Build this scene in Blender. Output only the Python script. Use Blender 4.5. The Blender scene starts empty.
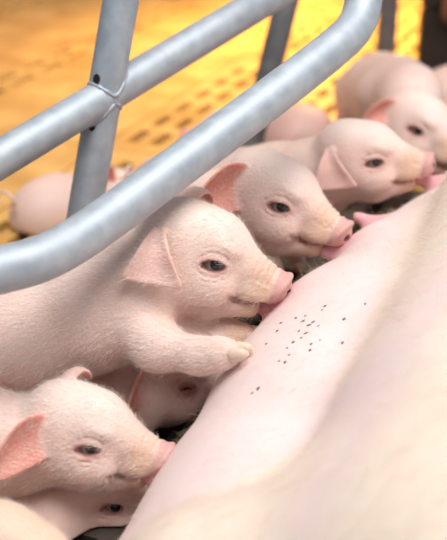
import bpy, bmesh, math, random
import numpy as np
from mathutils import Vector, Matrix

random.seed(7)
rng = np.random.default_rng(11)
S = bpy.context.scene
COL = S.collection

# ------------------------------------------------------------------ camera
PITCH = math.radians(26.0)
CAMZ = 0.53
FPX = 1000.0
cd = bpy.data.cameras.new('camera')
cam_o = bpy.data.objects.new('camera', cd)
COL.objects.link(cam_o)
cam_o.location = (0, 0, CAMZ)
cam_o.rotation_euler = (math.radians(90) - PITCH, 0, 0)
cd.sensor_fit = 'HORIZONTAL'
cd.sensor_width = 36.0
cd.lens = 36.0 * FPX / 447.0
cd.clip_start = 0.01
cd.dof.use_dof = True
cd.dof.focus_distance = 0.825
cd.dof.aperture_fstop = 6.0
S.camera = cam_o

# ------------------------------------------------------------------ world, lights, exposure
S.view_settings.view_transform = 'Standard'
S.view_settings.look = 'None'
S.view_settings.gamma = 1.0
S.view_settings.exposure = 0.14
try:
    S.view_settings.use_curve_mapping = False
except Exception:
    pass
w = bpy.data.worlds.new('world')
S.world = w
w.use_nodes = True
bg = w.node_tree.nodes['Background']
bg.inputs[0].default_value = (0.80, 0.88, 1.0, 1)
bg.inputs[1].default_value = 0.31


def area_light(name, loc, target, size, energy, color):
    ld = bpy.data.lights.new(name, 'AREA')
    ld.shape = 'RECTANGLE'
    ld.size, ld.size_y = size
    ld.energy = energy
    ld.color = color
    o = bpy.data.objects.new(name, ld)
    COL.objects.link(o)
    o.location = loc
    o.rotation_euler = (Vector(target) - Vector(loc)).to_track_quat('-Z', 'Y').to_euler()
    return o


area_light('barn_ceiling_light', (0.45, 0.35, 2.3), (0.1, 0.9, 0.1), (1.7, 1.2), 58, (1.0, 0.97, 0.94))


def spot(name, loc, target, energy, color, angle, blend, radius):
    ld = bpy.data.lights.new(name, 'SPOT')
    ld.energy = energy
    ld.color = color
    ld.spot_size = math.radians(angle)
    ld.spot_blend = blend
    ld.shadow_soft_size = radius
    o = bpy.data.objects.new(name, ld)
    COL.objects.link(o)
    o.location = loc
    o.rotation_euler = (Vector(target) - Vector(loc)).to_track_quat('-Z', 'Y').to_euler()
    return o


spot('heat_lamp_light', (0.50, 2.55, 0.85), (0.40, 2.3, 0.0), 128, (1.0, 0.60, 0.17), 95, 0.8, 0.07)
spot('heat_lamp_light', (-0.55, 2.3, 1.0), (-0.5, 2.1, 0.0), 15, (1.0, 0.36, 0.06), 120, 0.7, 0.07)

# ------------------------------------------------------------------ picture geometry -> world helpers
CR = np.array([1.0, 0, 0])
CU = np.array([0, math.sin(PITCH), math.cos(PITCH)])
CF = np.array([0, math.cos(PITCH), -math.sin(PITCH)])
CC = np.array([0, 0, CAMZ])


def at(px, py, d):
    return CC + CR * ((px - 223.5) / FPX * d) + CU * ((270.0 - py) / FPX * d) + CF * d


def vdir(r, u, t):
    v = CR * r + CU * u - CF * t
    return v / np.linalg.norm(v)


def unit(v):
    v = np.asarray(v, float)
    return v / (np.linalg.norm(v) + 1e-12)


# ------------------------------------------------------------------ materials
def new_mat(name):
    m = bpy.data.materials.new(name)
    m.use_nodes = True
    nt = m.node_tree
    return m, nt, nt.nodes['Principled BSDF']


def nd(nt, typ, **kw):
    n = nt.nodes.new(typ)
    for k, v in kw.items():
        setattr(n, k, v)
    return n


def skin_mat(name, bump=0.35, sss=0.2, scale=0.005, nscale=420, rough=0.5, mottling=0.14):
    m, nt, b = new_mat(name)
    at_ = nd(nt, 'ShaderNodeVertexColor', layer_name='pigment')
    tc = nd(nt, 'ShaderNodeTexCoord')
    n1 = nd(nt, 'ShaderNodeTexNoise')
    n1.inputs['Scale'].default_value = 45
    n1.inputs['Detail'].default_value = 4
    nt.links.new(tc.outputs['Object'], n1.inputs['Vector'])
    mr = nd(nt, 'ShaderNodeMapRange')
    mr.inputs[1].default_value = 0.3
    mr.inputs[2].default_value = 0.7
    mr.inputs[3].default_value = 0.0
    mr.inputs[4].default_value = mottling * 2
    nt.links.new(n1.outputs['Fac'], mr.inputs[0])
    mx = nd(nt, 'ShaderNodeMix', data_type='RGBA', blend_type='MULTIPLY')
    mx.inputs[7].default_value = (1.0, 0.72, 0.66, 1)
    nt.links.new(mr.outputs[0], mx.inputs[0])
    nt.links.new(at_.outputs['Color'], mx.inputs[6])
    nt.links.new(mx.outputs[2], b.inputs['Base Color'])
    n2 = nd(nt, 'ShaderNodeTexNoise')
    n2.inputs['Scale'].default_value = nscale
    n2.inputs['Detail'].default_value = 3
    nt.links.new(tc.outputs['Object'], n2.inputs['Vector'])
    bp = nd(nt, 'ShaderNodeBump')
    bp.inputs['Strength'].default_value = bump
    bp.inputs['Distance'].default_value = 0.002
    nt.links.new(n2.outputs['Fac'], bp.inputs['Height'])
    nt.links.new(bp.outputs[0], b.inputs['Normal'])
    b.inputs['Roughness'].default_value = rough
    b.inputs['Specular IOR Level'].default_value = 0.35
    b.inputs['Subsurface Weight'].default_value = sss
    b.inputs['Subsurface Radius'].default_value = (1.0, 0.38, 0.22)
    b.inputs['Subsurface Scale'].default_value = scale
    b.inputs['Sheen Weight'].default_value = 0.12
    b.inputs['Sheen Roughness'].default_value = 0.5
    return m


M = {}
M['piglet'] = skin_mat('piglet_skin')
M['sow'] = skin_mat('sow_skin', bump=0.12, nscale=160, scale=0.008, rough=0.55, mottling=0.07)


def plain(name, col, rough, metal=0.0, spec=0.5):
    m, nt, b = new_mat(name)
    b.inputs['Base Color'].default_value = (*col, 1)
    b.inputs['Roughness'].default_value = rough
    b.inputs['Metallic'].default_value = metal
    b.inputs['Specular IOR Level'].default_value = spec
    return m


def noisy(name, c1, c2, scale, rough=(0.4, 0.6), metal=0.0, bump=0.0, stretch=(1, 1, 1), lo=0.35, hi=0.65):
    m, nt, b = new_mat(name)
    tc = nd(nt, 'ShaderNodeTexCoord')
    mp = nd(nt, 'ShaderNodeMapping')
    mp.inputs['Scale'].default_value = stretch
    nt.links.new(tc.outputs['Object'], mp.inputs['Vector'])
    n = nd(nt, 'ShaderNodeTexNoise')
    n.inputs['Scale'].default_value = scale
    n.inputs['Detail'].default_value = 6
    nt.links.new(mp.outputs[0], n.inputs['Vector'])
    r = nd(nt, 'ShaderNodeValToRGB')
    r.color_ramp.elements[0].position = lo
    r.color_ramp.elements[1].position = hi
    r.color_ramp.elements[0].color = (*c1, 1)
    r.color_ramp.elements[1].color = (*c2, 1)
    nt.links.new(n.outputs['Fac'], r.inputs[0])
    nt.links.new(r.outputs[0], b.inputs['Base Color'])
    mr = nd(nt, 'ShaderNodeMapRange')
    mr.inputs[3].default_value = rough[0]
    mr.inputs[4].default_value = rough[1]
    nt.links.new(n.outputs['Fac'], mr.inputs[0])
    nt.links.new(mr.outputs[0], b.inputs['Roughness'])
    b.inputs['Metallic'].default_value = metal
    if bump:
        bp = nd(nt, 'ShaderNodeBump')
        bp.inputs['Strength'].default_value = bump
        bp.inputs['Distance'].default_value = 0.001
        nt.links.new(n.outputs['Fac'], bp.inputs['Height'])
        nt.links.new(bp.outputs[0], b.inputs['Normal'])
    return m


M['hair'] = plain('white_hair', (0.95, 0.86, 0.78), 0.45)
M['sow_hair'] = plain('blonde_hair', (0.88, 0.70, 0.52), 0.45)
M['iris'] = plain('eye_iris', (0.012, 0.010, 0.010), 0.06, spec=0.7)
M['sclera'] = plain('eye_sclera', (0.30, 0.30, 0.27), 0.12, spec=0.6)
M['hoof'] = noisy('hoof_horn', (0.80, 0.56, 0.46), (0.86, 0.68, 0.50), 60)
M['steel'] = noisy('galvanised_steel', (0.42, 0.47, 0.52), (0.52, 0.57, 0.61), 70, rough=(0.50, 0.70), metal=0.5, bump=0.12)
M['dark_steel'] = noisy('grey_painted_steel', (0.10, 0.10, 0.11), (0.16, 0.16, 0.17), 30, rough=(0.45, 0.6), metal=0.3)
M['mid_steel'] = noisy('shaded_steel', (0.13, 0.14, 0.15), (0.22, 0.23, 0.24), 40, rough=(0.5, 0.65), metal=0.4)  # darker steel for the far post, its shade put into the colour
M['iron'] = noisy('cast_iron_slat', (0.045, 0.035, 0.028), (0.10, 0.08, 0.06), 18, rough=(0.5, 0.8), bump=0.2)
M['hole'] = plain('dark_hole', (0.01, 0.009, 0.008), 0.9)
M['panel'] = noisy('floor_plastic', (0.60, 0.34, 0.10), (0.80, 0.52, 0.18), 9, rough=(0.4, 0.6), bump=0.1)
M['pit'] = plain('slurry_pit', (0.02, 0.014, 0.01), 0.9)
M['wall'] = noisy('wall_board', (0.45, 0.33, 0.2), (0.55, 0.42, 0.27), 4)
M['partition'] = noisy('black_plastic', (0.012, 0.011, 0.010), (0.025, 0.022, 0.02), 12)
M['rust'] = noisy('rusty_steel', (0.10, 0.04, 0.02), (0.22, 0.10, 0.05), 30)
M['dirt'] = plain('dried_dirt', (0.16, 0.085, 0.065), 0.9)
M['straw'] = noisy('green_straw', (0.10, 0.12, 0.05), (0.22, 0.20, 0.10), 40)


# ------------------------------------------------------------------ object helpers
def link(name, me, mat, parent=None, loc=(0, 0, 0)):
    if mat is not None and not me.materials:
        me.materials.append(mat)
    o = bpy.data.objects.new(name, me)
    COL.objects.link(o)
    o.location = loc
    if parent is not None:
        o.parent = parent
    return o


def empty(name, loc, label, cat, group=None):
    o = bpy.data.objects.new(name, None)
    COL.objects.link(o)
    o.location = loc
    o.empty_display_size = 0.05
    o['label'] = label
    o['category'] = cat
    if group:
        o['group'] = group
    return o


def pymesh(name, v, f, smooth=True):
    me = bpy.data.meshes.new(name)
    v = np.asarray(v, np.float32)
    f = np.asarray(f, np.int32)
    n = f.shape[1]
    me.vertices.add(len(v))
    me.vertices.foreach_set('co', v.ravel())
    me.loops.add(f.size)
    me.loops.foreach_set('vertex_index', f.ravel())
    me.polygons.add(len(f))
    me.polygons.foreach_set('loop_start', np.arange(len(f), dtype=np.int32) * n)
    me.polygons.foreach_set('loop_total', np.full(len(f), n, np.int32))
    me.polygons.foreach_set('use_smooth', np.full(len(f), smooth, bool))
    me.update(calc_edges=True)
    return me


def tube_mesh(name, pts, radii, seg=20, caps=True):
    pts = [np.asarray(p, float) for p in pts]
    if np.isscalar(radii):
        radii = [radii] * len(pts)
    n = len(pts)
    tang = []
    for i in range(n):
        a = pts[max(0, i - 1)]
        b = pts[min(n - 1, i + 1)]
        tang.append(unit(b - a))
    ref = np.array([0, 0, 1.0])
    if abs(tang[0] @ ref) > 0.9:
        ref = np.array([1.0, 0, 0])
    u = unit(np.cross(tang[0], ref))
    V, Fq = [], []
    for i in range(n):
        u = unit(u - tang[i] * (u @ tang[i]))
        v = np.cross(tang[i], u)
        for k in range(seg):
            a = 2 * math.pi * k / seg
            V.append(pts[i] + radii[i] * (math.cos(a) * u + math.sin(a) * v))
    for i in range(n - 1):
        for k in range(seg):
            k2 = (k + 1) % seg
            Fq.append((i * seg + k, i * seg + k2, (i + 1) * seg + k2, (i + 1) * seg + k))
    me = bpy.data.meshes.new(name)
    faces = [tuple(q) for q in Fq]
    if caps:
        faces.append(tuple(range(seg))[::-1])
        faces.append(tuple((n - 1) * seg + k for k in range(seg)))
    me.from_pydata([tuple(p) for p in V], [], faces)
    for p in me.polygons:
        p.use_smooth = len(p.vertices) == 4
    me.update()
    return me


def smooth_path(pts, sub=8):
    """Catmull-Rom through control points."""
    P = [np.asarray(p, float) for p in pts]
    P = [2 * P[0] - P[1]] + P + [2 * P[-1] - P[-2]]
    out = []
    for i in range(1, len(P) - 2):
        for k in range(sub):
            t = k / sub
            p0, p1, p2, p3 = P[i - 1], P[i], P[i + 1], P[i + 2]
            out.append(0.5 * ((2 * p1) + (-p0 + p2) * t + (2 * p0 - 5 * p1 + 4 * p2 - p3) * t ** 2
                              + (-p0 + 3 * p1 - 3 * p2 + p3) * t ** 3))
    out.append(P[-2])
    return out


# ------------------------------------------------------------------ implicit surfaces
class Field:
    def __init__(self, lo, hi, h):
        self.h = h
        self.lo = np.asarray(lo, float)
        self.n = np.ceil((np.asarray(hi) - self.lo) / h).astype(int) + 1
        self.ax = [(self.lo[i] + h * np.arange(self.n[i])).astype(np.float32) for i in range(3)]
        self.F = np.full(tuple(self.n), 0.06, np.float32)

    def sl(self, lo, hi):
        a = np.clip(np.floor((np.asarray(lo) - self.lo) / self.h).astype(int), 0, self.n - 1)
        b = np.clip(np.ceil((np.asarray(hi) - self.lo) / self.h).astype(int) + 1, a + 1, self.n)
        return tuple(slice(a[i], b[i]) for i in range(3))

    def co(self, s):
        return (self.ax[0][s[0]][:, None, None], self.ax[1][s[1]][None, :, None], self.ax[2][s[2]][None, None, :])

    def cone(self, a, b, ra, rb, k=0.01, sub=False):
        a = np.asarray(a, float)
        b = np.asarray(b, float)
        m = max(ra, rb) + k + 3 * self.h
        s = self.sl(np.minimum(a, b) - m, np.maximum(a, b) + m)
        X, Y, Z = self.co(s)
        ab = b - a
        l2 = max(float(ab @ ab), 1e-12)
        t = np.clip(((X - a[0]) * ab[0] + (Y - a[1]) * ab[1] + (Z - a[2]) * ab[2]) / l2, 0, 1)
        d = np.sqrt((X - a[0] - t * ab[0]) ** 2 + (Y - a[1] - t * ab[1]) ** 2 + (Z - a[2] - t * ab[2]) ** 2)
        d -= ra + (rb - ra) * t
        self.blend(s, d, k, sub)

    def ell(self, c, R, r, k=0.01, sub=False):
        """ellipsoid; R columns are its axes"""
        c = np.asarray(c, float)
        r = np.asarray(r, float)
        ext = np.sqrt(((R * r) ** 2).sum(1)) + k + 3 * self.h
        s = self.sl(c - ext, c + ext)
        X, Y, Z = self.co(s)
        X = X - c[0]
        Y = Y - c[1]
        Z = Z - c[2]
        k0 = 0
        k1 = 0
        for i in range(3):
            q = X * R[0, i] + Y * R[1, i] + Z * R[2, i]
            k0 = k0 + (q / r[i]) ** 2
            k1 = k1 + (q / r[i] ** 2) ** 2
        k0 = np.sqrt(k0)
        k1 = np.sqrt(k1) + 1e-9
        self.blend(s, k0 * (k0 - 1) / k1, k, sub)

    def blend(self, s, d, k, sub):
        F = self.F[s]
        if sub:
            d = -d
            h = np.clip(0.5 - 0.5 * (F - d) / k, 0, 1)
            self.F[s] = F + (d - F) * h + k * h * (1 - h)
        else:
            h = np.clip(0.5 + 0.5 * (F - d) / k, 0, 1)
            self.F[s] = F + (d - F) * h - k * h * (1 - h)

    def stamp(self, pts, radii, k, sub=False, keep=False):
        """union / subtraction of a dense chain or sheet of small spheres"""
        pts = np.asarray(pts, float)
        radii = np.broadcast_to(np.asarray(radii, float), (len(pts),))
        m = radii.max() + k + 3 * self.h
        s = self.sl(pts.min(0) - m, pts.max(0) + m)
        shape = tuple(q.stop - q.start for q in s)
        E = np.full(shape, 0.05, np.float32)
        off = np.array([q.start for q in s])
        mm = k + 2.5 * self.h
        for p, r in zip(pts, radii):
            e = r + mm
            a = np.maximum(np.floor((p - e - self.lo) / self.h).astype(int) - off, 0)
            b = np.minimum(np.ceil((p + e - self.lo) / self.h).astype(int) + 1 - off, shape)
            if (b <= a).any():
                continue
            X = self.ax[0][a[0] + off[0]:b[0] + off[0]] - p[0]
            Y = self.ax[1][a[1] + off[1]:b[1] + off[1]] - p[1]
            Z = self.ax[2][a[2] + off[2]:b[2] + off[2]] - p[2]
            d = np.sqrt((X ** 2)[:, None, None] + (Y ** 2)[None, :, None] + (Z ** 2)[None, None, :]) - r
            v = E[a[0]:b[0], a[1]:b[1], a[2]:b[2]]
            np.minimum(v, d, out=v)
        old = self.F[s].copy() if keep else None
        self.blend(s, E, k, sub)
        return (s, E, old)

    def snap(self, pts, toward):
        """slide points along the line to `toward` points until they lie on the surface"""
        pts = np.asarray(pts, float)
        tw = np.asarray(toward, float)
        d = tw - pts
        L = np.linalg.norm(d, axis=1)[:, None] + 1e-9
        d = d / L
        res = pts.copy()
        done = np.zeros(len(pts), bool)
        for st in np.arange(-8, 30) * self.h * 0.5:
            p = pts + d * st
            hit = (self.sample(self.F, p) < 0) & ~done
            res[hit] = p[hit]
            done |= hit
        return res

    def mesh(self):
        """naive surface nets"""
        F, h = self.F, self.h
        F[0], F[-1] = 0.05, 0.05
        F[:, 0], F[:, -1] = 0.05, 0.05
        F[:, :, 0], F[:, :, -1] = 0.05, 0.05
        I = F < 0
        c = np.zeros(tuple(self.n - 1), np.int8)
        offs = [(i, j, k) for i in (0, 1) for j in (0, 1) for k in (0, 1)]
        nx, ny, nz = self.n - 1
        for (i, j, k) in offs:
            c += I[i:i + nx, j:j + ny, k:k + nz]
        act = np.argwhere((c > 0) & (c < 8))
        idx = np.full(c.shape, -1, np.int32)
        idx[act[:, 0], act[:, 1], act[:, 2]] = np.arange(len(act))
        val = {o: F[act[:, 0] + o[0], act[:, 1] + o[1], act[:, 2] + o[2]] for o in offs}
        acc = np.zeros((len(act), 3))
        cnt = np.zeros(len(act))
        for o in offs:
            for a in range(3):
                if o[a] == 0:
                    o2 = list(o)
                    o2[a] = 1
                    o2 = tuple(o2)
                    v0, v1 = val[o], val[o2]
                    x = (v0 < 0) != (v1 < 0)
                    t = np.where(x, v0 / np.where(x, v0 - v1, 1), 0)
                    for q in range(3):
                        acc[:, q] += np.where(x, (o[q] if q != a else t), 0)
                    cnt += x
        acc /= cnt[:, None]
        V = self.lo + (act + acc) * h
        faces = []
        for a in range(3):
            b, d = (a + 1) % 3, (a + 2) % 3
            s0 = [slice(1, -1)] * 3
            s0[a] = slice(0, self.n[a] - 1)
            s1 = list(s0)
            s1[a] = slice(1, self.n[a])
            i0, i1 = I[tuple(s0)], I[tuple(s1)]
            e = np.argwhere(i0 != i1)
            flip = i0[e[:, 0], e[:, 1], e[:, 2]]
            base = e.copy()
            base[:, b] += 1
            base[:, d] += 1
            q = []
            for (ob, od) in ((-1, -1), (0, -1), (0, 0), (-1, 0)):
                p = base.copy()
                p[:, b] += ob
                p[:, d] += od
                q.append(idx[p[:, 0], p[:, 1], p[:, 2]])
            q = np.stack(q, 1)
            q[~flip] = q[~flip][:, ::-1]
            faces.append(q)
        return V, np.concatenate(faces)

    def sample(self, A, P):
        i = np.clip(np.rint((P - self.lo) / self.h).astype(int), 0, self.n - 1)
        return A[i[:, 0], i[:, 1], i[:, 2]]


def vert_normals(V, Q):
    n = np.cross(V[Q[:, 2]] - V[Q[:, 0]], V[Q[:, 3]] - V[Q[:, 1]])
    N = np.zeros_like(V)
    for k in range(4):
        for a in range(3):
            N[:, a] += np.bincount(Q[:, k], n[:, a], len(V))
    return N / (np.linalg.norm(N, axis=1)[:, None] + 1e-12)


def relax(V, Q, it=1, lam=0.5):
    for _ in range(it):
        acc = np.zeros_like(V)
        cnt = np.zeros(len(V))
        for k in range(4):
            for nb in (Q[:, (k + 1) % 4], Q[:, (k + 3) % 4]):
                for a in range(3):
                    acc[:, a] += np.bincount(Q[:, k], V[nb, a], len(V))
                cnt += np.bincount(Q[:, k], minlength=len(V))
        V = V + lam * (acc / cnt[:, None] - V)
    return V


def sstep(a, b, x):
    t = np.clip((x - a) / (b - a), 0, 1)
    return t * t * (3 - 2 * t)


def set_colors(me, C):
    a = me.color_attributes.new('pigment', 'FLOAT_COLOR', 'POINT')
    C4 = np.ones((len(C), 4), np.float32)
    C4[:, :3] = C
    a.data.foreach_set('color', C4.ravel())


def hair_mesh(name, V, N, D, n, length, width, lift=0.45, wild=0.3):
    """n tapered ribbons rooted on random vertices, lying along D"""
    i = rng.integers(0, len(V), n)
    P = V[i] + rng.normal(0, 0.0006, (n, 3))
    L = length * rng.uniform(0.5, 1.3, n)[:, None]
    t = D[i] - N[i] * (D[i] * N[i]).sum(1)[:, None]
    t /= np.linalg.norm(t, axis=1)[:, None] + 1e-9
    t += rng.normal(0, wild, (n, 3))
    d1 = N[i] * lift * 1.3 + t
    d1 /= np.linalg.norm(d1, axis=1)[:, None]
    d2 = N[i] * lift * 0.2 + t
    d2 /= np.linalg.norm(d2, axis=1)[:, None]
    side = np.cross(d1, N[i] + rng.normal(0, 0.3, (n, 3)))
    side /= np.linalg.norm(side, axis=1)[:, None] + 1e-9
    A = P - N[i] * 0.0004
    B = A + d1 * L * 0.5
    C = B + d2 * L * 0.5
    wv = side * width
    vs = np.stack([A - wv, A + wv, B + wv * 0.7, B - wv * 0.7, C + wv * 0.12, C - wv * 0.12], 1).reshape(-1, 3)
    b = np.arange(n)[:, None] * 6
    f = np.concatenate([b + np.array([0, 1, 2, 3]), b + np.array([3, 2, 4, 5])])
    return pymesh(name, vs, f)


# ------------------------------------------------------------------ the setting: slatted floor, wall
TH = math.radians(68)
FA = np.array([math.cos(TH), math.sin(TH), 0])     # along the slot rows
FB = np.array([math.sin(TH), -math.cos(TH), 0])


def slot_panel(name, W, L, rows, slot_l, slot_w, gap_l, T=0.02):
    """moulded floor panel, W across, L along, slots cut through at row centres `rows`"""
    bs = sorted(set([0.0, W] + [r - slot_w / 2 for r in rows] + [r + slot_w / 2 for r in rows]))
    nsl = int(L // (slot_l + gap_l))
    st = (L - nsl * (slot_l + gap_l) + gap_l) / 2
    as_ = [0.0]
    for i in range(nsl):
        as_ += [st + i * (slot_l + gap_l), st + i * (slot_l + gap_l) + slot_l]
    as_.append(L)
    bm = bmesh.new()
    vt = [[bm.verts.new(tuple(FB * b + FA * a)) for a in as_] for b in bs]
    vb = [[bm.verts.new(tuple(FB * b + FA * a + np.array([0, 0, -T]))) for a in as_] for b in bs]
    hole = [[any(abs((bs[i] + bs[i + 1]) / 2 - r) < 1e-4 for r in rows) and j % 2 == 1
             for j in range(len(as_) - 1)] for i in range(len(bs) - 1)]

    def solid(i, j):
        return 0 <= i < len(bs) - 1 and 0 <= j < len(as_) - 1 and not hole[i][j]
    for i in range(len(bs) - 1):
        for j in range(len(as_) - 1):
            if not solid(i, j):
                continue
            bm.faces.new((vt[i][j], vt[i][j + 1], vt[i + 1][j + 1], vt[i + 1][j]))
            if not solid(i - 1, j):
                bm.faces.new((vt[i][j], vb[i][j], vb[i][j + 1], vt[i][j + 1]))
            if not solid(i + 1, j):
                bm.faces.new((vt[i + 1][j + 1], vb[i + 1][j + 1], vb[i + 1][j], vt[i + 1][j]))
            if not solid(i, j - 1):
                bm.faces.new((vt[i + 1][j], vb[i + 1][j], vb[i][j], vt[i][j]))
            if not solid(i, j + 1):
                bm.faces.new((vt[i][j + 1], vb[i][j + 1], vb[i + 1][j + 1], vt[i + 1][j + 1]))
    bmesh.ops.recalc_face_normals(bm, faces=bm.faces)
    bmesh.ops.remove_doubles(bm, verts=[v for v in bm.verts if not v.link_faces], dist=0)
    for v in [v for v in bm.verts if not v.link_faces]:
        bm.verts.remove(v)
    me = bpy.data.meshes.new(name)
    bm.to_mesh(me)
    bm.free()
    return me


def box_mesh(name, lo, hi, bevel=0.0):
    bm = bmesh.new()
    bmesh.ops.create_cube(bm, size=1)
    lo, hi = Vector(lo), Vector(hi)
    for v in bm.verts:
        v.co = Vector(((v.co.x + .5) * (hi.x - lo.x) + lo.x, (v.co.y + .5) * (hi.y - lo.y) + lo.y,
                       (v.co.z + .5) * (hi.z - lo.z) + lo.z))
    if bevel:
        bmesh.ops.bevel(bm, geom=bm.edges[:], offset=bevel, segments=2, affect='EDGES')
    me = bpy.data.meshes.new(name)
    bm.to_mesh(me)
    bm.free()
    return me


floor = link('floor', box_mesh('floor', (-4, -0.8, -0.2), (4, 4.4, -0.12)), M['pit'])
floor['kind'] = 'structure'
PW, PL = 0.40, 0.60
mat_panel = slot_panel('floor_panel', PW - 0.004, PL - 0.004, [0.020, 0.062], 0.075, 0.020, 0.035)
slot_full = slot_panel('floor_panel_slotted', PW - 0.004, PL - 0.004, [0.03 + 0.042 * i for i in range(9)], 0.060, 0.019, 0.030)
mat_panel.materials.append(M['panel'])
slot_full.materials.append(M['panel'])
iron_panel = slot_full.copy()
iron_panel.materials.clear()
iron_panel.materials.append(M['iron'])
seam = np.array([-0.166, 1.528, 0])            # a seam of the panel rows runs through here
for ib in range(-4, 5):
    for ia in range(-4, 5):
        p = seam + FB * (ib * PW - 0.032) + FA * (ia * PL)
        c = p + FB * PW / 2 + FA * PL / 2
        if not (-1.3 < c[0] < 1.5 and -0.4 < c[1] < 3.7):
            continue
        if abs(c[0]) > 0.45 + 0.33 * max(c[1], 0.6):
            continue
        if c @ FA < 0.92 or (ib >= 1 and c @ FA < 1.4):
            link('iron_panel', iron_panel, None, floor, tuple(p))
        else:
            link('floor_panel', slot_full if ib >= 0 else mat_panel, None, floor, tuple(p))
wall = link('wall_back', box_mesh('wall_back', (-4, 4.3, -0.12), (4, 4.4, 2.4)), M['wall'])
wall['kind'] = 'structure'

# ------------------------------------------------------------------ the farrowing crate
crate = empty('farrowing_crate', tuple(at(85, 205, 1.0) * np.array([1, 1, 0])),
              'galvanised steel pipe farrowing crate frame standing over the piglets', 'crate')
CO = np.array(crate.location)


def cpart(name, pts, r, mat='steel', seg=28, parent=None):
    me = tube_mesh(name, [np.asarray(p) - CO for p in pts], r, seg)
    return link(name, me, M[mat], parent or crate)


# top rail
rail_a, rail_b = at(0, 159, 0.885), at(222, 26, 1.03)
rd = unit(rail_b - rail_a)
cpart('top_rail', [rail_a - rd * 0.35, rail_a, rail_b, rail_b + rd * 0.5], 0.0170)
# slanting posts
jx = rail_a + rd * (((107 - 0) / 222) * np.linalg.norm(rail_b - rail_a) )
for _ in range(20):
    _d = (jx - CC) @ CF
    jx = jx + rd * ((104.5 - ((jx - CC) @ CR / _d * FPX + 223.5)) * 0.0008)
p_top = at(121, 0, 0.925)
pd_ = unit(jx - p_top)
p_mid = jx + pd_ * 0.1
foot = p_mid + pd_ * (p_mid[2] / -pd_[2])
cpart('post', [p_top - pd_ * 0.3, p_top, p_mid, foot], 0.0168)
q_top, q_bot = at(287, 0, 1.36), at(241, 185, 1.44)
qd = unit(q_bot - q_top)
qfoot = q_bot + qd * (q_bot[2] / -qd[2])
cpart('post', [q_top - qd * 0.3, q_top, q_bot, qfoot], 0.0165, 'mid_steel')
# the bowed lower bar
bow = [at(-330, 330, 0.74), at(-120, 296, 0.705), at(-55, 283, 0.70), at(0, 270, 0.71), at(40, 259, 0.723), at(75, 241, 0.742),
       at(110, 217, 0.762), at(160, 180, 0.785), at(230, 128, 0.82), at(300, 75, 0.86), at(335, 47, 0.885), at(352, 31, 0.90),
       at(361, 13, 0.91), at(364, -12, 0.915), at(363, -60, 0.915), at(361, -160, 0.91), at(359, -300, 0.91)]
cpart('bowed_bar', smooth_path(bow, 6), 0.0172, seg=32)
# flat upright far behind
b0 = at(382, 100, 1.86)
b0[2] = 0
fb = box_mesh('flat_upright', (-0.017, -0.006, 0), (0.017, 0.006, 0.9), 0.002)
link('flat_upright', fb, M['dark_steel'], crate, tuple(b0 - CO))
# weld beads where the post meets the rail
for sgn in (-1, 1):
    u1 = unit(np.cross(pd_, rd))
    u2 = np.cross(pd_, u1)
    wv_ = unit(pd_ - rd * (pd_ @ rd))
    ring = []
    for k in range(37):
        a = 2 * math.pi * k / 36
        rel = (u1 * math.cos(a) + u2 * math.sin(a)) * 0.0162
        sq = math.sqrt(max(0.0170 ** 2 - (0.0166 * math.cos(a)) ** 2, 0.0))
        t = (sgn * sq - wv_ @ rel) / (wv_ @ pd_)
        ring.append(jx - CO + rel + pd_ * t)
    me = tube_mesh('weld_bead', ring, [0.0021 + 0.0005 * math.sin(k * 2.3) for k in range(37)], 8, caps=False)
    link('weld_bead', me, M['steel'], crate)


def disc_hole(px, py, r1, r2):
    """dark drilled hole lying on the post's curved wall"""
    ray = unit(at(px, py, 1.0) - CC)
    oc = CC - jx
    A = ray - pd_ * (ray @ pd_)
    B = oc - pd_ * (oc @ pd_)
    rp = 0.0171
    aa, bb, cc_ = A @ A, 2 * A @ B, B @ B - rp * rp
    c = CC + ray * ((-bb - math.sqrt(max(bb * bb - 4 * aa * cc_, 0))) / (2 * aa))
    ax_p = jx + pd_ * ((c - jx) @ pd_)
    n = unit(c - ax_p)
    u = np.cross(n, pd_)
    V = [c - CO]
    for k in range(20):
        a = 2 * math.pi * k / 20
        ph = math.cos(a) * r1 * (1 + 0.12 * math.sin(3 * a)) / rp
        V.append(ax_p - CO + (n * math.cos(ph) + u * math.sin(ph)) * rp - pd_ * math.sin(a) * r2)
    return pymesh('bolt_hole', V, [(0, k + 1, (k + 1) % 20 + 1) for k in range(20)])


link('bolt_hole', disc_hole(96, 80, 0.0040, 0.0058), M['hole'], crate)
link('bolt_hole', disc_hole(92, 127, 0.0034, 0.0040), M['hole'], crate)

# dark partition of the next pen with a rusty upright
pb = at(435, 85, 1.92)
pb[2] = 0
part = empty('pen_partition', tuple(pb), 'black plastic pen partition beside the yellow slatted floor', 'partition')
for zz in range(4):
    link('board', box_mesh('board', (-0.035, 0.0, 0.152 * zz), (0.62, 0.03, 0.152 * zz + 0.149), 0.003), M['partition'], part)
link('rusty_upright', box_mesh('rusty_upright', (-0.004, -0.03, 0.13), (0.032, -0.004, 0.6), 0.008), M['rust'], part)

# ------------------------------------------------------------------ head shared by piglets and sow (millimetres, x forward, z up)
I3 = np.eye(3)


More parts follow.
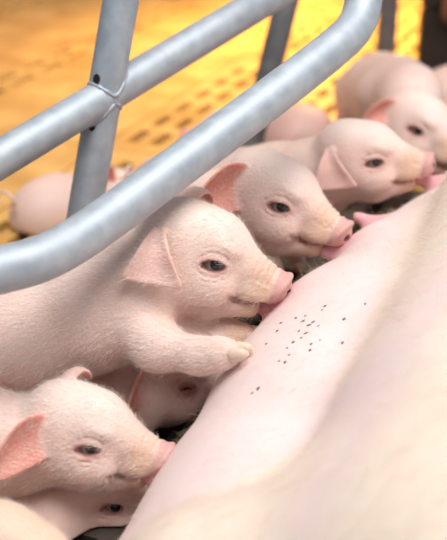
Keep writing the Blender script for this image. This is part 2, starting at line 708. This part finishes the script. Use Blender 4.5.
def head_prims(f, o, R, s, eyes=True, mouth=True, lid=1.0):
    def P(x, y, z):
        return o + R @ (np.array([x, y, z]) * s)
    mm = s
    f.ell(P(-30, 0, 3), R, np.array([38, 33, 38]) * mm, 8 * mm)
    f.ell(P(-6, 0, 11), R, np.array([31, 25, 29]) * mm, 10 * mm)
    f.cone(P(-2, 0, 6), P(44, 0, -1), 28 * mm, 15.5 * mm, 10 * mm)
    f.cone(P(44, 0, -2), P(54, 0, -3), 15.5 * mm, 15 * mm, 5 * mm)
    for y in (-1, 1):
        f.ell(P(-6, y * 20, -18), R, np.array([31, 15, 21]) * mm, 10 * mm)
        f.ell(P(36, y * 10.5, -12), R, np.array([17, 8, 10]) * mm, 5 * mm)     # upper lip flews
        f.ell(P(3, y * 19, 15), R, np.array([15, 9, 6.5]) * mm, 6 * mm)         # brow
    f.cone(P(41, 0, -27), P(4, 0, -33), 9 * mm, 18 * mm, 4 * mm)
    f.cone(P(4, 0, -33), P(-30, 0, -30), 18 * mm, 25 * mm, 8 * mm)
    # snout disc, rim a little flared
    tilt = math.radians(20)
    Rt = R @ np.array([[math.cos(tilt), 0, math.sin(tilt)], [0, 1, 0], [-math.sin(tilt), 0, math.cos(tilt)]])
    f.ell(P(57, 0, -3), Rt, np.array([6.0, 17.5, 15.5]) * mm, 2.2 * mm)
    ring = []
    for k in range(60):
        a = 2 * math.pi * k / 60
        ring.append(P(58.5, 0, -3) + Rt @ (np.array([0, math.cos(a) * 16.0, math.sin(a) * 14.2]) * mm))
    f.stamp(ring, 2.6 * mm, 2.0 * mm)
    for y in (-1, 1):
        f.ell(P(64, y * 5.8, -3), Rt, np.array([6, 2.6, 3.9]) * mm, 1.5 * mm, sub=True)
    # wrinkles over the snout
    for (x, r, dep) in ((51.5, 15.0, 1.5), (46.5, 16.2, 0.9), (41.5, 17.4, 0.7), (36, 18, 0.4)):
        arc = [P(x - 3 * abs(a) / 1.5, math.sin(a) * r * 1.02, -2 + math.cos(a) * r * 1.02) for a in np.linspace(-1.5, 1.5, 60)]
        arc = f.snap([p + (p - P(x, 0, -2)) * 0.35 for p in arc], [P(x, 0, -2)] * len(arc))
        f.stamp(arc, dep * mm, 2.0 * mm, sub=True)
    if mouth:
        for y in (-1, 1):
            c = [P(*p) for p in ((56, y * 6, -18.5), (51, y * 11, -19), (44, y * 14, -20.5), (36, y * 17, -22.5), (28, y * 20.5, -23.5), (22, y * 24, -21))]
            c = np.array(smooth_path(c, 14))
            lc = (c - o) @ R
            lc[:, 1] = 0
            c = f.snap(c, o + lc @ R.T)
            f.stamp(c, 2.6 * mm, 1.4 * mm, sub=True)
    if eyes:
        ta = math.radians(-14)
        Re0 = np.array([[math.cos(ta), 0, math.sin(ta)], [0, 1, 0], [-math.sin(ta), 0, math.cos(ta)]])
        for y in (-1, 1):
            f.ell(P(0, y * 19.5, 0), R, np.array([12.0, 10.6, 10.2]) * mm, 5 * mm)
            ec = P(0, y * 18.6, 0)

            def loop(rx, rz0, a0, a1, n=70):
                out = []
                for a in np.linspace(a0, a1, n):
                    v = R @ (Re0 @ (np.array([rx * math.cos(a), 0, rz0 * math.sin(a)]) * mm))
                    out.append(ec + v + R @ np.array([0, y * 16 * mm, 0]))
                return f.snap(out, [q - R @ np.array([0, y * 20 * mm, 0]) for q in out])
            up, up2, lo = loop(13.5, 10.5, 0.35, 2.75), loop(17, 15, 0.8, 2.2), loop(13, 9.5, -2.6, -0.5)
            lo2 = loop(15.5, 13.5, -2.2, -0.8)
            f.stamp(up, 0.9 * mm, 1.3 * mm, sub=True)
            f.stamp(lo, 0.7 * mm, 1.3 * mm, sub=True)
            f.stamp(lo2, 0.45 * mm, 1.3 * mm, sub=True)
            f.stamp(up2, 0.4 * mm, 1.5 * mm, sub=True)
            f.ell(P(0.5, y * 30, -0.3), R @ Re0, np.array([10.8, 10.5, 4.9 * lid]) * mm, 0.8 * mm, sub=True)
            rim_up = loop(10.8, 5.3 * lid, 0.15, 2.99)
            f.stamp(rim_up, 1.1 * mm, 1.0 * mm)
    return P


def ear_sheet(spec, side):
    """spec: outline rows [(left(x,y,z), right(x,y,z), bulge)], y measured outwards. returns points (mm)"""
    rows = spec['rows']
    L = smooth_path([np.array(r[0], float) for r in rows], 10)
    Rr = smooth_path([np.array(r[1], float) for r in rows], 10)
    Bu = smooth_path([np.array([r[2], 0, 0], float) for r in rows], 10)
    pts, rad = [], []
    nrm = []
    n = len(L)
    for i in range(n):
        l, r, b = L[i], Rr[i], Bu[i][0]
        t = unit(L[min(i + 1, n - 1)] + Rr[min(i + 1, n - 1)] - L[max(i - 1, 0)] - Rr[max(i - 1, 0)])
        nn = np.cross(t, r - l)
        nn = unit(nn) if np.linalg.norm(nn) > 1e-6 else np.array([0, 1.0, 0])
        m = max(6, int(np.linalg.norm(r - l) / 0.8))
        for v in np.linspace(0, 1, m):
            q = l + (r - l) * v + nn * b * (1 - (2 * v - 1) ** 2)
            pts.append(q * np.array([1, side, 1]))
            rad.append(1.25 + 0.9 * (1 - i / n) ** 2)
            nrm.append(nn * np.array([1, side, 1]))
    return np.array(pts), np.array(rad), np.array(nrm)


# ears: hanging flap, and open cupped ear
EAR_FLAP = {'rows': [((-54, 30, 10), (-47, 30, 12), 1), ((-57, 41, 1), (-41, 42, 5), 4), ((-59, 49, -9), (-33, 48, -4), 5),
                     ((-61, 52, -19), (-25, 48, -13), 4), ((-63, 53, -28), (-18, 47, -21), 2), ((-61, 52, -31), (-19, 46, -24), 0)], 'inner': 0}
EAR_OPEN = {'rows': [((-27, 27, -12), (-42, 25, 20), -2), ((-34, 36, -19), (-48, 33, 22), -6), ((-44, 45, -26), (-56, 42, 18), -9),
                     ((-54, 53, -32), (-62, 51, 6), -7), ((-62, 58, -35), (-66, 57, -10), -4), ((-66, 60, -36), (-67, 60, -26), 0)], 'inner': 1}
EAR_UP = {'rows': [((-52, 20, 20), (-34, 20, 28), -3), ((-57, 27, 27), (-36, 26, 37), -7), ((-62, 33, 38), (-42, 31, 50), -7),
                   ((-62, 38, 47), (-47, 36, 56), -4), ((-58, 42, 50), (-50, 42, 54), 0)], 'inner': 1}
EAR_CURL = {'rows': [((-50, 20, 24), (-34, 20, 30), -2), ((-50, 27, 32), (-32, 27, 40), -4), ((-45, 36, 37), (-27, 36, 44), -4),
                     ((-36, 43, 37), (-22, 43, 41), -3), ((-26, 47, 33), (-19, 47, 34), 0)], 'inner': 1}


EAR_OUT = {'rows': [((a[0], a[1] + 3 + 2.2 * i, a[2]), (b[0], b[1] + 3 + 2.2 * i, b[2]), c * 0.85) for i, (a, b, c) in enumerate(EAR_OPEN['rows'])],
           'inner': 1}


def ear_scale(spec, k):
    r0 = (np.array(spec['rows'][0][0], float) + np.array(spec['rows'][0][1], float)) / 2
    return {'rows': [(tuple(r0 + (np.array(a) - r0) * k), tuple(r0 + (np.array(b) - r0) * k), c * k) for a, b, c in spec['rows']],
            'inner': spec['inner']}


def claws_mesh():
    bm = bmesh.new()
    for sx in (-1, 1):
        rings = [(0.0, 0.0062), (0.006, 0.0060), (0.012, 0.0045), (0.0165, 0.0022)]
        prev = None
        for (z, r) in rings:
            cur = [bm.verts.new((sx * 0.0056 * (1 - z * 12) + r * 0.8 * math.cos(a), r * 1.05 * math.sin(a), z))
                   for a in [2 * math.pi * k / 10 for k in range(10)]]
            if prev:
                for k in range(10):
                    bm.faces.new((prev[k], prev[(k + 1) % 10], cur[(k + 1) % 10], cur[k]))
            else:
                bm.faces.new(cur[::-1])
            prev = cur
        bm.faces.new(prev)
    me = bpy.data.meshes.new('hoof')
    bm.to_mesh(me)
    bm.free()
    for p in me.polygons:
        p.use_smooth = len(p.vertices) == 4
    me.materials.append(M['hoof'])
    return me


HOOF = claws_mesh()


def eye_mesh(r):
    bm = bmesh.new()
    bmesh.ops.create_uvsphere(bm, u_segments=32, v_segments=24, radius=r)
    for fa in bm.faces:
        fa.smooth = True
        c = fa.calc_center_median().normalized()
        fa.material_index = 0 if c.z > math.cos(math.radians(33)) else 1
    me = bpy.data.meshes.new('eye')
    bm.to_mesh(me)
    bm.free()
    me.materials.append(M['iris'])
    me.materials.append(M['sclera'])
    return me


BASE = np.array([0.85, 0.65, 0.57])


def frame_from(fwd, up):
    x = vdir(*fwd)
    z = vdir(*up)
    y = unit(np.cross(z, x))
    z = np.cross(x, y)
    return np.stack([x, y, z], 1)


GROUP = 'piglets crowding along the sow'


def piglet(label, eye, fwd, up, spine, ears, scale=1.0, side=-1, vox=0.0018, hairs=0, legs=None, body_legs='auto',
           tone=(1, 1, 1), tail=True, gaze=(0.25, 1.0, 0.15), floor_clip=True, lid=1.0):
    s = 0.001 * scale
    R = frame_from(fwd, up)
    o = at(*eye) - R @ (np.array([0, side * 27.0, 0]) * s)
    sp = [(at(a, b, c), r) for (a, b, c, r) in spine]
    base = np.array([sp[len(sp) // 2][0][0], sp[len(sp) // 2][0][1], 0.0])
    # legs
    chains = []
    ax = unit(sp[-1][0] - sp[0][0])
    lat = unit(np.cross([0, 0, 1], ax))
    if legs:
        for ch in legs:
            chains.append([(at(a, b, c), r) for (a, b, c, r) in ch])
    if body_legs:
        sel = {'auto': (0, 0, -1, -1), 'hind': (-1, -1), 'far': (0, -1, -1)}[body_legs]
        for k, ii in enumerate(sel):
            sg = (-1, 1)[k % 2] if body_legs != 'far' else (1, -1, 1)[k]
            c, r = sp[ii] if ii == -1 else sp[1]
            h = c + lat * sg * r * 0.55
            ft = np.array([h[0], h[1], 0.018]) + lat * sg * 0.004 - np.array([ax[0], ax[1], 0]) * (0.012 if ii != -1 else -0.012)
            if c[2] < 0.035:
                continue
            kn = h * 0.45 + ft * 0.55 + ax * (0.010 if ii != -1 else 0.016)
            chains.append([(h, r * 0.62), (kn, 0.0135 * scale), (ft * 0.8 + kn * 0.2, 0.0095 * scale), (ft, 0.0088 * scale)])
    allp = [(p, r) for p, r in sp] + [q for ch in chains for q in ch] + [(o, 0.080 * scale), (o + R[:, 0] * 0.05 * scale, 0.03)]
    lo = np.min([p - r - 0.032 for p, r in allp], 0)
    hi = np.max([p + r + 0.032 for p, r in allp], 0)
    lo[2] = max(lo[2], -0.004)
    f = Field(lo, hi, vox)
    # body
    P0 = o + R @ (np.array([-40, 0, -8]) * s)
    f.cone(o + R @ (np.array([-26, 0, -6]) * s), sp[0][0], 33 * s, sp[0][1], 0.012)
    for i in range(len(sp) - 1):
        f.cone(sp[i][0], sp[i + 1][0], sp[i][1], sp[i + 1][1], 0.014)
    for ch in chains:
        for i in range(len(ch) - 1):
            f.cone(ch[i][0], ch[i + 1][0], ch[i][1], ch[i + 1][1], 0.012)
    if tail:
        tb = sp[-1][0] + ax * sp[-1][1] * 0.95 + np.array([0, 0, sp[-1][1] * 0.35])
        tp = [tb + ax * (0.004 + 0.02 * t) + lat * 0.010 * math.sin(t * 7) + np.array([0, 0, 1]) * (0.008 * (1 - math.cos(t * 7)) + 0.006 * t)
              for t in np.linspace(0, 1, 40)]
        lo_ok = all(((p > lo + 0.004).all() and (p < hi - 0.004).all()) for p in tp)
        f.stamp(tp, np.linspace(0.0036, 0.0018, 40), 0.004)
    head_prims(f, o, R, s, lid=lid)
    masks = []
    for sd, spec in ((side, ears[0]), (-side, ears[1])):
        if spec is None:
            continue
        pts, rad, nr = ear_sheet(spec, sd)
        W = o + (pts * s) @ R.T
        rr = np.maximum(rad * s, vox * 0.95)
        E = f.stamp(W, rr, 2.6 * s, keep=True)
        masks.append((E, W, nr @ R.T, spec))
    if floor_clip:
        Zc = f.ax[2][None, None, :]
        f.F = np.maximum(f.F, (0.002 - Zc)).astype(np.float32)
    V, Q = f.mesh()
    V = relax(V, Q, 1, 0.35)
    N = vert_normals(V, Q)
    q = (V - o) @ R / s
    x, y, z = q.T
    # pigment
    C = np.tile(BASE, (len(V), 1))

    def mix(col, wgt):
        nonlocal C
        wgt = np.clip(wgt, 0, 1)[:, None]
        C = C * (1 - wgt) + np.asarray(col) * wgt
    inhead = (np.abs(y) < 45) & (z > -60) & (z < 60) & (x > -75) & (x < 75)
    # forehead and crown paler
    mix((0.93, 0.78, 0.70), 0.8 * sstep(8, 30, z) * sstep(-70, -20, x) * sstep(50, 25, x) * inhead)
    mix((0.76, 0.51, 0.34), 0.7 * sstep(22, 40, x) * sstep(58, 46, x) * sstep(26, 5, z) * inhead)          # muzzle, tan
    mix((0.66, 0.37, 0.34), 0.85 * sstep(51.5, 55, x) * sstep(24, 18, np.hypot(y, z + 3)) * inhead)          # snout disc
    mix((0.10, 0.04, 0.04), 0.8 * inhead * (x > 56) * sstep(4.6, 2.6, np.hypot((np.abs(y) - 5.8) * 1.25, (z + 3) * 0.9)))
    zl = np.interp(x, [22, 28, 36, 44, 51, 56], [-21, -23.5, -22.5, -20.5, -19, -18.5])
    mix((0.34, 0.12, 0.11), 0.8 * inhead * sstep(3.2, 1.2, np.abs(z - zl)) * sstep(20, 25, x) * sstep(57, 52, x) * (np.abs(y) > 5))
    de = np.hypot(x / 1.95, z)
    mix((0.62, 0.36, 0.32), 0.65 * inhead * sstep(11, 5.5, de) * (np.abs(y) > 14))
    mix((0.40, 0.17, 0.15), 0.75 * inhead * sstep(6.3, 4.8, de) * (np.abs(y) > 14))
    # ears
    for (E, W, nr, spec) in masks:
        s_, Ea, old = E
        g = np.rint((V - f.lo) / vox).astype(int)
        st = np.array([k.start for k in s_])
        en = np.array([k.stop for k in s_])
        inb = ((g >= st) & (g < en)).all(1)
        gi = g[inb] - st
        e = Ea[gi[:, 0], gi[:, 1], gi[:, 2]]
        b = old[gi[:, 0], gi[:, 1], gi[:, 2]]
        wgt = np.zeros(len(V))
        wgt[inb] = sstep(0.0, 4.0 * s, b) * (e < 2.5 * vox)
        mix((0.86, 0.56, 0.49), wgt * 0.75)
        if spec['inner']:
            ii = np.flatnonzero(wgt > 0.05)
            if len(ii):
                sub = W[::7]
                nn = nr[::7]
                d2 = ((V[ii][:, None, :] - sub[None]) ** 2).sum(2)
                nb = nn[d2.argmin(1)]
                w2 = np.zeros(len(V))
                w2[ii] = sstep(0.1, 0.6, (N[ii] * nb).sum(1)) * wgt[ii]
                mix((0.78, 0.32, 0.25), w2 * 0.85)
    C = C * np.array(tone)
    root = empty('piglet', tuple(base), label, 'piglet', GROUP)
    me = pymesh('body', V - base, Q)
    set_colors(me, C)
    link('body', me, M['piglet'], root)
    # eyes
    em = eye_mesh(9.6 * s)
    for sd in (-1, 1):
        eo = link('eye', em, None, root, tuple(o + R @ (np.array([0, sd * 18.6, 0]) * s) - base))
        g = R @ np.array([gaze[0], sd * gaze[1], gaze[2]])
        eo.rotation_euler = Vector(g).to_track_quat('Z', 'Y').to_euler()
    # hooves
    for ch in chains:
        d = unit(ch[-1][0] - ch[-2][0])
        ho = link('hoof', HOOF, None, root, tuple(ch[-1][0] + d * ch[-1][1] * 0.25 - base))
        ho.rotation_euler = Vector(d).to_track_quat('Z', 'Y').to_euler()
        ho.scale = (scale,) * 3
    if hairs:
        vis = ((CC - V) * N).sum(1) > -0.15
        vis &= ~((x > 50) & inhead) & ~(inhead & (de < 5.5) & (np.abs(y) > 14))
        pr = V @ CR / ((V - CC) @ CF) * FPX + 223.5
        vis &= (pr > -30) & (pr < 480)
        D = np.where((x > -40)[:, None], -R[:, 0] - 0.35 * R[:, 2], ax)
        hm = hair_mesh('hair', V[vis] - base, N[vis], D[vis], hairs, 0.0065 * scale, 0.00009)
        ho = link('hair', hm, M['hair'], root)
        ho['kind'] = 'stuff'
    return root



# ------------------------------------------------------------------ the sow
EDGE = [at(100, 580, 0.68), at(132, 532, 0.71), at(180, 455, 0.75), at(240, 357, 0.81), at(290, 299, 0.85), at(352, 249, 0.955),
        at(390, 226, 1.01), at(447, 180, 1.09), at(520, 122, 1.22), at(600, 62, 1.36)]
INTO = unit(0.75 * CR - 0.66 * CU)


def build_sow():
    lo = np.array([-0.46, 0.0, -0.006])
    hi = np.array([1.35, 2.05, 0.36])
    f = Field(lo, hi, 0.004)
    f.F[:] = 0.3
    ur = [0.06, 0.075, 0.083, 0.088, 0.09, 0.09, 0.09, 0.09, 0.085, 0.07]
    ua = [e + INTO * r for e, r in zip(EDGE, ur)]
    for i in range(len(ua) - 1):
        f.cone(ua[i], ua[i + 1], ur[i], ur[i + 1], 0.025)
    udder = f.F.copy()
    f.F[:] = 0.3
    # trunk lying on its side
    ax = unit(np.array([0.31, 0.485, 0]))
    rt = np.array([ax[1], -ax[0], 0])
    c0 = np.array([0.31, 0.60, 0.085])
    tr = [c0 - ax * 0.22, c0, c0 + ax * 0.35, c0 + ax * 0.75, c0 + ax * 1.0]
    rr = [0.15, 0.165, 0.175, 0.17, 0.13]
    for i in range(4):
        f.cone(tr[i], tr[i + 1], rr[i], rr[i + 1], 0.09)
    # ham of the upper hind leg
    HR = np.stack([ax, rt, np.array([0, 0, 1.0])], 1)
    for (a, b, ra, rb, k) in LOBES:
        f.cone(a, b, ra, rb, k)
    f.blend((slice(None),) * 3, udder, 0.028, False)
    a = LOBES[0][1]
    b = a + rt * 0.01 - ax * 0.15
    b[2] = 0.04
    f.cone(a, b, LOBES[0][3], 0.035, 0.03)
    e_ = b - rt * 0.13 - ax * 0.05 - np.array([0, 0, 0.008])
    g_ = e_ - rt * 0.085 - ax * 0.01
    f.cone(b, e_, 0.036, 0.026, 0.02)
    f.cone(e_, g_, 0.024, 0.021, 0.012)
    foot_d = unit(g_ - e_)
    # shoulder, forelegs, head
    sh = c0 + ax * 0.95 - rt * 0.06
    f.ell(sh, HR, np.array([0.16, 0.15, 0.15]), 0.05)
    for k in (0.0, 0.10):
        a = sh - rt * 0.06 + ax * k
        f.cone(a, a - rt * 0.16 - ax * 0.03 - np.array([0, 0, 0.05]), 0.06, 0.032, 0.03)
        f.cone(a - rt * 0.16 - ax * 0.03 - np.array([0, 0, 0.05]), a - rt * 0.28 + ax * 0.01 - np.array([0, 0, 0.06]), 0.032, 0.024, 0.03)
    hs = 0.0024
    hf = unit(ax * 0.93 - rt * 0.35)
    hu = unit(rt * 0.9 + ax * 0.3 + np.array([0, 0, 0.1]))
    hy = unit(np.cross(hu, hf))
    hu = np.cross(hf, hy)
    HF = np.stack([hf, hy, hu], 1)
    ho = c0 + ax * 1.27 - rt * 0.03 + np.array([0, 0, 0.02])
    f.cone(tr[-1], ho - hf * 0.06, 0.14, 0.095, 0.05)
    head_prims(f, ho, HF, hs, eyes=False)
    for sd in (-1, 1):
        pts, rad, nr = ear_sheet(EAR_FLAP, sd)
        f.stamp((ho + (pts[::3] * hs) @ HF.T), 0.0065, 0.008)
    # teats
    teats = []
    for (a, b, c, dx, dy, r, ln) in TEATS:
        p = at(a, b, c)
        d = unit(CR * dx - CU * dy + CF * 0.15)
        f.cone(p - d * 0.036, p - d * 0.010, 0.020, 0.0095, 0.012)
        f.cone(p - d * 0.014, p + d * ln, r * 0.9, r, 0.006)
        teats.append((p, d, ln))
    Zc = f.ax[2][None, None, :]
    f.F = np.maximum(f.F, (0.003 - Zc)).astype(np.float32)
    V, Q = f.mesh()
    V = relax(V, Q, 2, 0.5)
    N = vert_normals(V, Q)
    C = np.tile(np.array([0.86, 0.70, 0.67]), (len(V), 1))

    def mix(col, w_):
        nonlocal C
        w_ = np.clip(w_, 0, 1)[:, None]
        C = C * (1 - w_) + np.asarray(col) * w_
    # cream haired hide on ham and back, pink bare udder
    dl = np.full(len(V), 1.0)
    for (a, b, ra, rb, k) in LOBES:
        ab = b - a
        t = np.clip((V - a) @ ab / (ab @ ab), 0, 1)
        dl = np.minimum(dl, np.linalg.norm(V - a - t[:, None] * ab, axis=1) - ra - (rb - ra) * t)
    lat = (V - c0) @ rt
    cw = np.maximum(sstep(0.024, 0.002, dl), sstep(-0.15, -0.09, lat))
    mix((0.92, 0.78, 0.64), cw)
    for (p, d, ln) in teats:
        t = ((V - p) @ d)
        r_ = np.linalg.norm((V - p) - t[:, None] * d, axis=1)
        mix((0.82, 0.40, 0.44), 0.9 * sstep(-0.035, -0.004, t) * sstep(0.034, 0.012, r_))
    base = np.array([c0[0], c0[1], 0])
    root = empty('sow', tuple(base), 'large pale pink sow lying on her side nursing the row of piglets', 'sow')
    me = pymesh('body', V - base, Q)
    set_colors(me, C)
    link('body', me, M['sow'], root)
    vis = ((CC - V) * N).sum(1) > -0.02
    z_ = (V - CC) @ CF
    px = (V - CC) @ CR / z_ * FPX + 223.5
    py = 270 - (V - CC) @ CU / z_ * FPX
    vis &= (px > -20) & (px < 470) & (py > 100) & (py < 580) & (z_ > 0.2)
    cream = vis & (cw > 0.3)
    D = np.tile(-ax - 0.5 * rt, (len(V), 1))
    if cream.sum() > 50:
        h1 = link('hair', hair_mesh('hair', V[cream] - base, N[cream], D[cream], 3000, 0.016, 0.00010, 0.35, 0.35), M['sow_hair'], root)
        h1['kind'] = 'stuff'
    pink = vis & ~cream
    h2 = link('fine_hair', hair_mesh('fine_hair', V[pink] - base, N[pink], D[pink], 3000, 0.010, 0.00009, 0.35, 0.5), M['sow_hair'], root)
    h2['kind'] = 'stuff'
    hoof = link('hoof', HOOF, None, root, tuple(g_ + foot_d * 0.008 - base))
    hoof.rotation_euler = Vector(foot_d).to_track_quat('Z', 'Y').to_euler()
    hoof.scale = (2.4,) * 3
    # specks of dried dirt on the udder
    pts2 = np.stack([px, py], 1)
    vs, fs = [], []
    specks = [(281, 323, 4, 2), (296, 318, 3, 2), (303, 321, 5, 2), (309, 325, 4, 2), (313, 322, 4, 1.6), (306, 333, 4, 1.8), (301, 338, 3, 1.8),
              (293, 342, 3, 2), (311, 344, 3, 1.8), (289, 355, 2.5, 2), (285, 362, 2.5, 2), (279, 361, 2.5, 2), (299, 331, 2.5, 1.6), (277, 331, 3, 1.8),
              (322, 310, 3, 1.8), (325, 306, 3, 1.6), (318, 326, 2.5, 1.5), (258, 389, 3, 2), (252, 393, 3, 2), (310, 350, 2.5, 1.5), (266, 344, 3, 1.6),
              (365, 304, 2.5, 2), (342, 343, 3, 2), (344, 319, 2.6, 2.2), (320, 340, 2, 1.3), (287, 348, 2, 1.3), (305, 316, 2.5, 1.4)]
    for (a, b, l1, l2) in specks:
        dd = np.hypot(px - a, py - b) + np.where(((CC - V) * N).sum(1) > 0, 0, 1e3)
        i = dd.argmin()
        ray = at(a, b, 1.0) - CC
        t = ((V[i] - CC) @ N[i]) / (ray @ N[i])
        p = CC + ray * t
        n = N[i]
        u = unit(np.cross(n, CF) + CR * 0.5 - n * (CR @ n) * 0.5)
        v = np.cross(n, u)
        kk = 0.00078 * random.uniform(0.7, 1.2)
        sp_ = random.uniform(-0.5, 0.5)
        u, v = u * math.cos(sp_) + v * math.sin(sp_), v * math.cos(sp_) - u * math.sin(sp_)
        b0_ = len(vs)
        vs.append(p + n * 0.0009 - base)
        for k in range(7):
            an = 2 * math.pi * k / 7
            jit = random.uniform(0.7, 1.25)
            vs.append(p - n * 0.0004 + (u * math.cos(an) * l1 + v * math.sin(an) * l2) * kk * jit - base)
        for k in range(7):
            fs.append((b0_, b0_ + 1 + k, b0_ + 1 + (k + 1) % 7))
    so = link('dirt_specks', pymesh('dirt_specks', vs, fs), M['dirt'], root)
    so['kind'] = 'stuff'
    return root


LOBES = [(at(480, 590, 0.62), at(228, 638, 0.63), 0.119, 0.077, 0.07),
         (at(465, 425, 0.70), at(570, 250, 0.90), 0.076, 0.13, 0.07)]
# px, py, depth, direction in the picture, radius, length
TEATS = [(276, 305, 0.845, -0.9, 0.1, 0.0075, 0.012), (338, 251, 0.945, -0.9, 0.1, 0.0075, 0.012), (366, 221, 0.98, -0.88, -0.45, 0.0066, 0.009),
         (428, 182, 1.065, -0.9, -0.3, 0.0075, 0.012), (164, 476, 0.765, -0.9, 0.0, 0.0075, 0.012)]
build_sow()

# ------------------------------------------------------------------ the piglets
piglet('pale piglet suckling with one foreleg propped on the udder, ear hanging flat',
       eye=(213, 265, 0.805), fwd=(0.93, -0.37, -0.02), up=(0.37, 0.90, 0.2),
       spine=[(140, 285, 0.845, 0.043), (95, 312, 0.85, 0.048), (30, 338, 0.855, 0.051), (-60, 352, 0.86, 0.050), (-120, 352, 0.86, 0.042)],
       ears=(EAR_FLAP, EAR_CURL), vox=0.0012, hairs=26000, body_legs='hind',
       legs=[[(138, 325, 0.825, 0.030), (158, 347, 0.805, 0.0185), (200, 356, 0.785, 0.0130), (220, 354, 0.776, 0.0110), (229, 353, 0.772, 0.0092)],
             [(160, 322, 0.865, 0.030), (192, 336, 0.86, 0.022), (222, 338, 0.855, 0.016), (243, 336, 0.85, 0.011)]])
piglet('piglet with upright open pink ear suckling beside the free teat',
       eye=(279, 207, 0.925), fwd=(0.86, -0.45, 0.22), up=(0.42, 0.86, 0.32),
       spine=[(222, 215, 0.985, 0.042), (195, 222, 1.03, 0.046), (160, 228, 1.09, 0.048), (130, 228, 1.12, 0.042)],
       ears=(EAR_OPEN, EAR_FLAP), vox=0.0017, hairs=7000)
piglet('piglet with soft drooping ear, eye half open, behind the free teat',
       eye=(374, 163, 1.03), fwd=(0.96, -0.10, 0.1), up=(0.12, 0.92, 0.35),
       spine=[(318, 178, 1.09, 0.042), (280, 185, 1.13, 0.046), (220, 190, 1.17, 0.048), (165, 190, 1.2, 0.042)],
       scale=0.94, ears=(EAR_FLAP, EAR_FLAP), vox=0.002, hairs=4000)
piglet('piglet with folded red-lined ear and tail up in front of the grey upright',
       eye=(416, 131, 1.27), fwd=(0.62, -0.55, 0.55), up=(0.45, 0.80, 0.4),
       spine=[(408, 98, 1.37, 0.045), (396, 95, 1.41, 0.052), (380, 92, 1.47, 0.055), (372, 92, 1.50, 0.050)],
       ears=(ear_scale(EAR_OPEN, 0.72), EAR_FLAP), vox=0.0024, scale=1.08)
piglet('piglet with cupped pink ear and wrinkled eye in front of the propped foreleg piglet',
       eye=(88, 449, 0.745), fwd=(0.95, -0.27, 0.12), up=(0.24, 0.92, 0.28), scale=0.91,
       spine=[(15, 445, 0.785, 0.037), (-35, 443, 0.775, 0.044), (-110, 438, 0.77, 0.046), (-170, 433, 0.77, 0.042)],
       ears=(ear_scale(EAR_OUT, 0.88), ear_scale(EAR_CURL, 0.7)), vox=0.0016, hairs=12000, lid=0.95)
piglet('cream piglet of which only the crown and brow show under the cupped ear piglet',
       eye=(16, 606, 0.66), fwd=(0.84, -0.50, 0.0), up=(0.25, 0.85, 0.45),
       spine=[(-40, 585, 0.70, 0.042), (-90, 575, 0.71, 0.046), (-170, 565, 0.72, 0.044)],
       ears=(EAR_FLAP, None), vox=0.0022, tone=(0.94, 0.86, 0.74), hairs=2500)
piglet('shaded piglet squeezed beneath the propped foreleg, eye nearly shut',
       eye=(186, 387, 0.895), fwd=(0.80, -0.25, -0.45), up=(0.25, 0.92, 0.15), scale=1.0,
       spine=[(128, 404, 0.89, 0.030), (90, 406, 0.89, 0.030), (10, 412, 0.885, 0.027), (-50, 412, 0.89, 0.025)],
       ears=(ear_scale(EAR_OPEN, 0.75), EAR_FLAP), vox=0.0022, hairs=1500, lid=0.28)
piglet('piglet standing on the orange floor behind the slanting post, rump and tail showing',
       eye=(135, 205, 1.42), fwd=(0.9, -0.1, -0.3), up=(0, 0.9, 0.4),
       spine=[(85, 212, 1.38, 0.042), (70, 212, 1.36, 0.048), (56, 213, 1.345, 0.050), (44, 215, 1.33, 0.046)],
       ears=(EAR_UP, EAR_UP), vox=0.003)
piglet('rosy piglet seen from behind next to the grey slanting post',
       eye=(215, 140, 1.55), fwd=(-0.9, 0.0, -0.3), up=(0, 0.9, 0.4), side=1,
       spine=[(262, 140, 1.55, 0.044), (282, 138, 1.54, 0.052), (302, 138, 1.52, 0.052)],
       ears=(EAR_FLAP, None), vox=0.003, tone=(0.98, 0.9, 0.9))
piglet('orange-lit piglet resting against the black partition',
       eye=(500, 100, 1.55), fwd=(0.9, -0.2, 0.1), up=(0, 0.9, 0.4),
       spine=[(470, 98, 1.60, 0.042), (452, 98, 1.62, 0.050), (435, 100, 1.65, 0.046)],
       ears=(EAR_FLAP, None), vox=0.003)
piglet('small shaded piglet wedged low between the cupped ear piglet and the udder',
       eye=(113, 508, 0.79), fwd=(0.95, -0.2, 0.1), up=(0.2, 0.9, 0.25), scale=0.85,
       spine=[(50, 525, 0.80, 0.030), (10, 530, 0.80, 0.032), (-60, 530, 0.80, 0.030)],
       ears=(None, None), vox=0.0022)
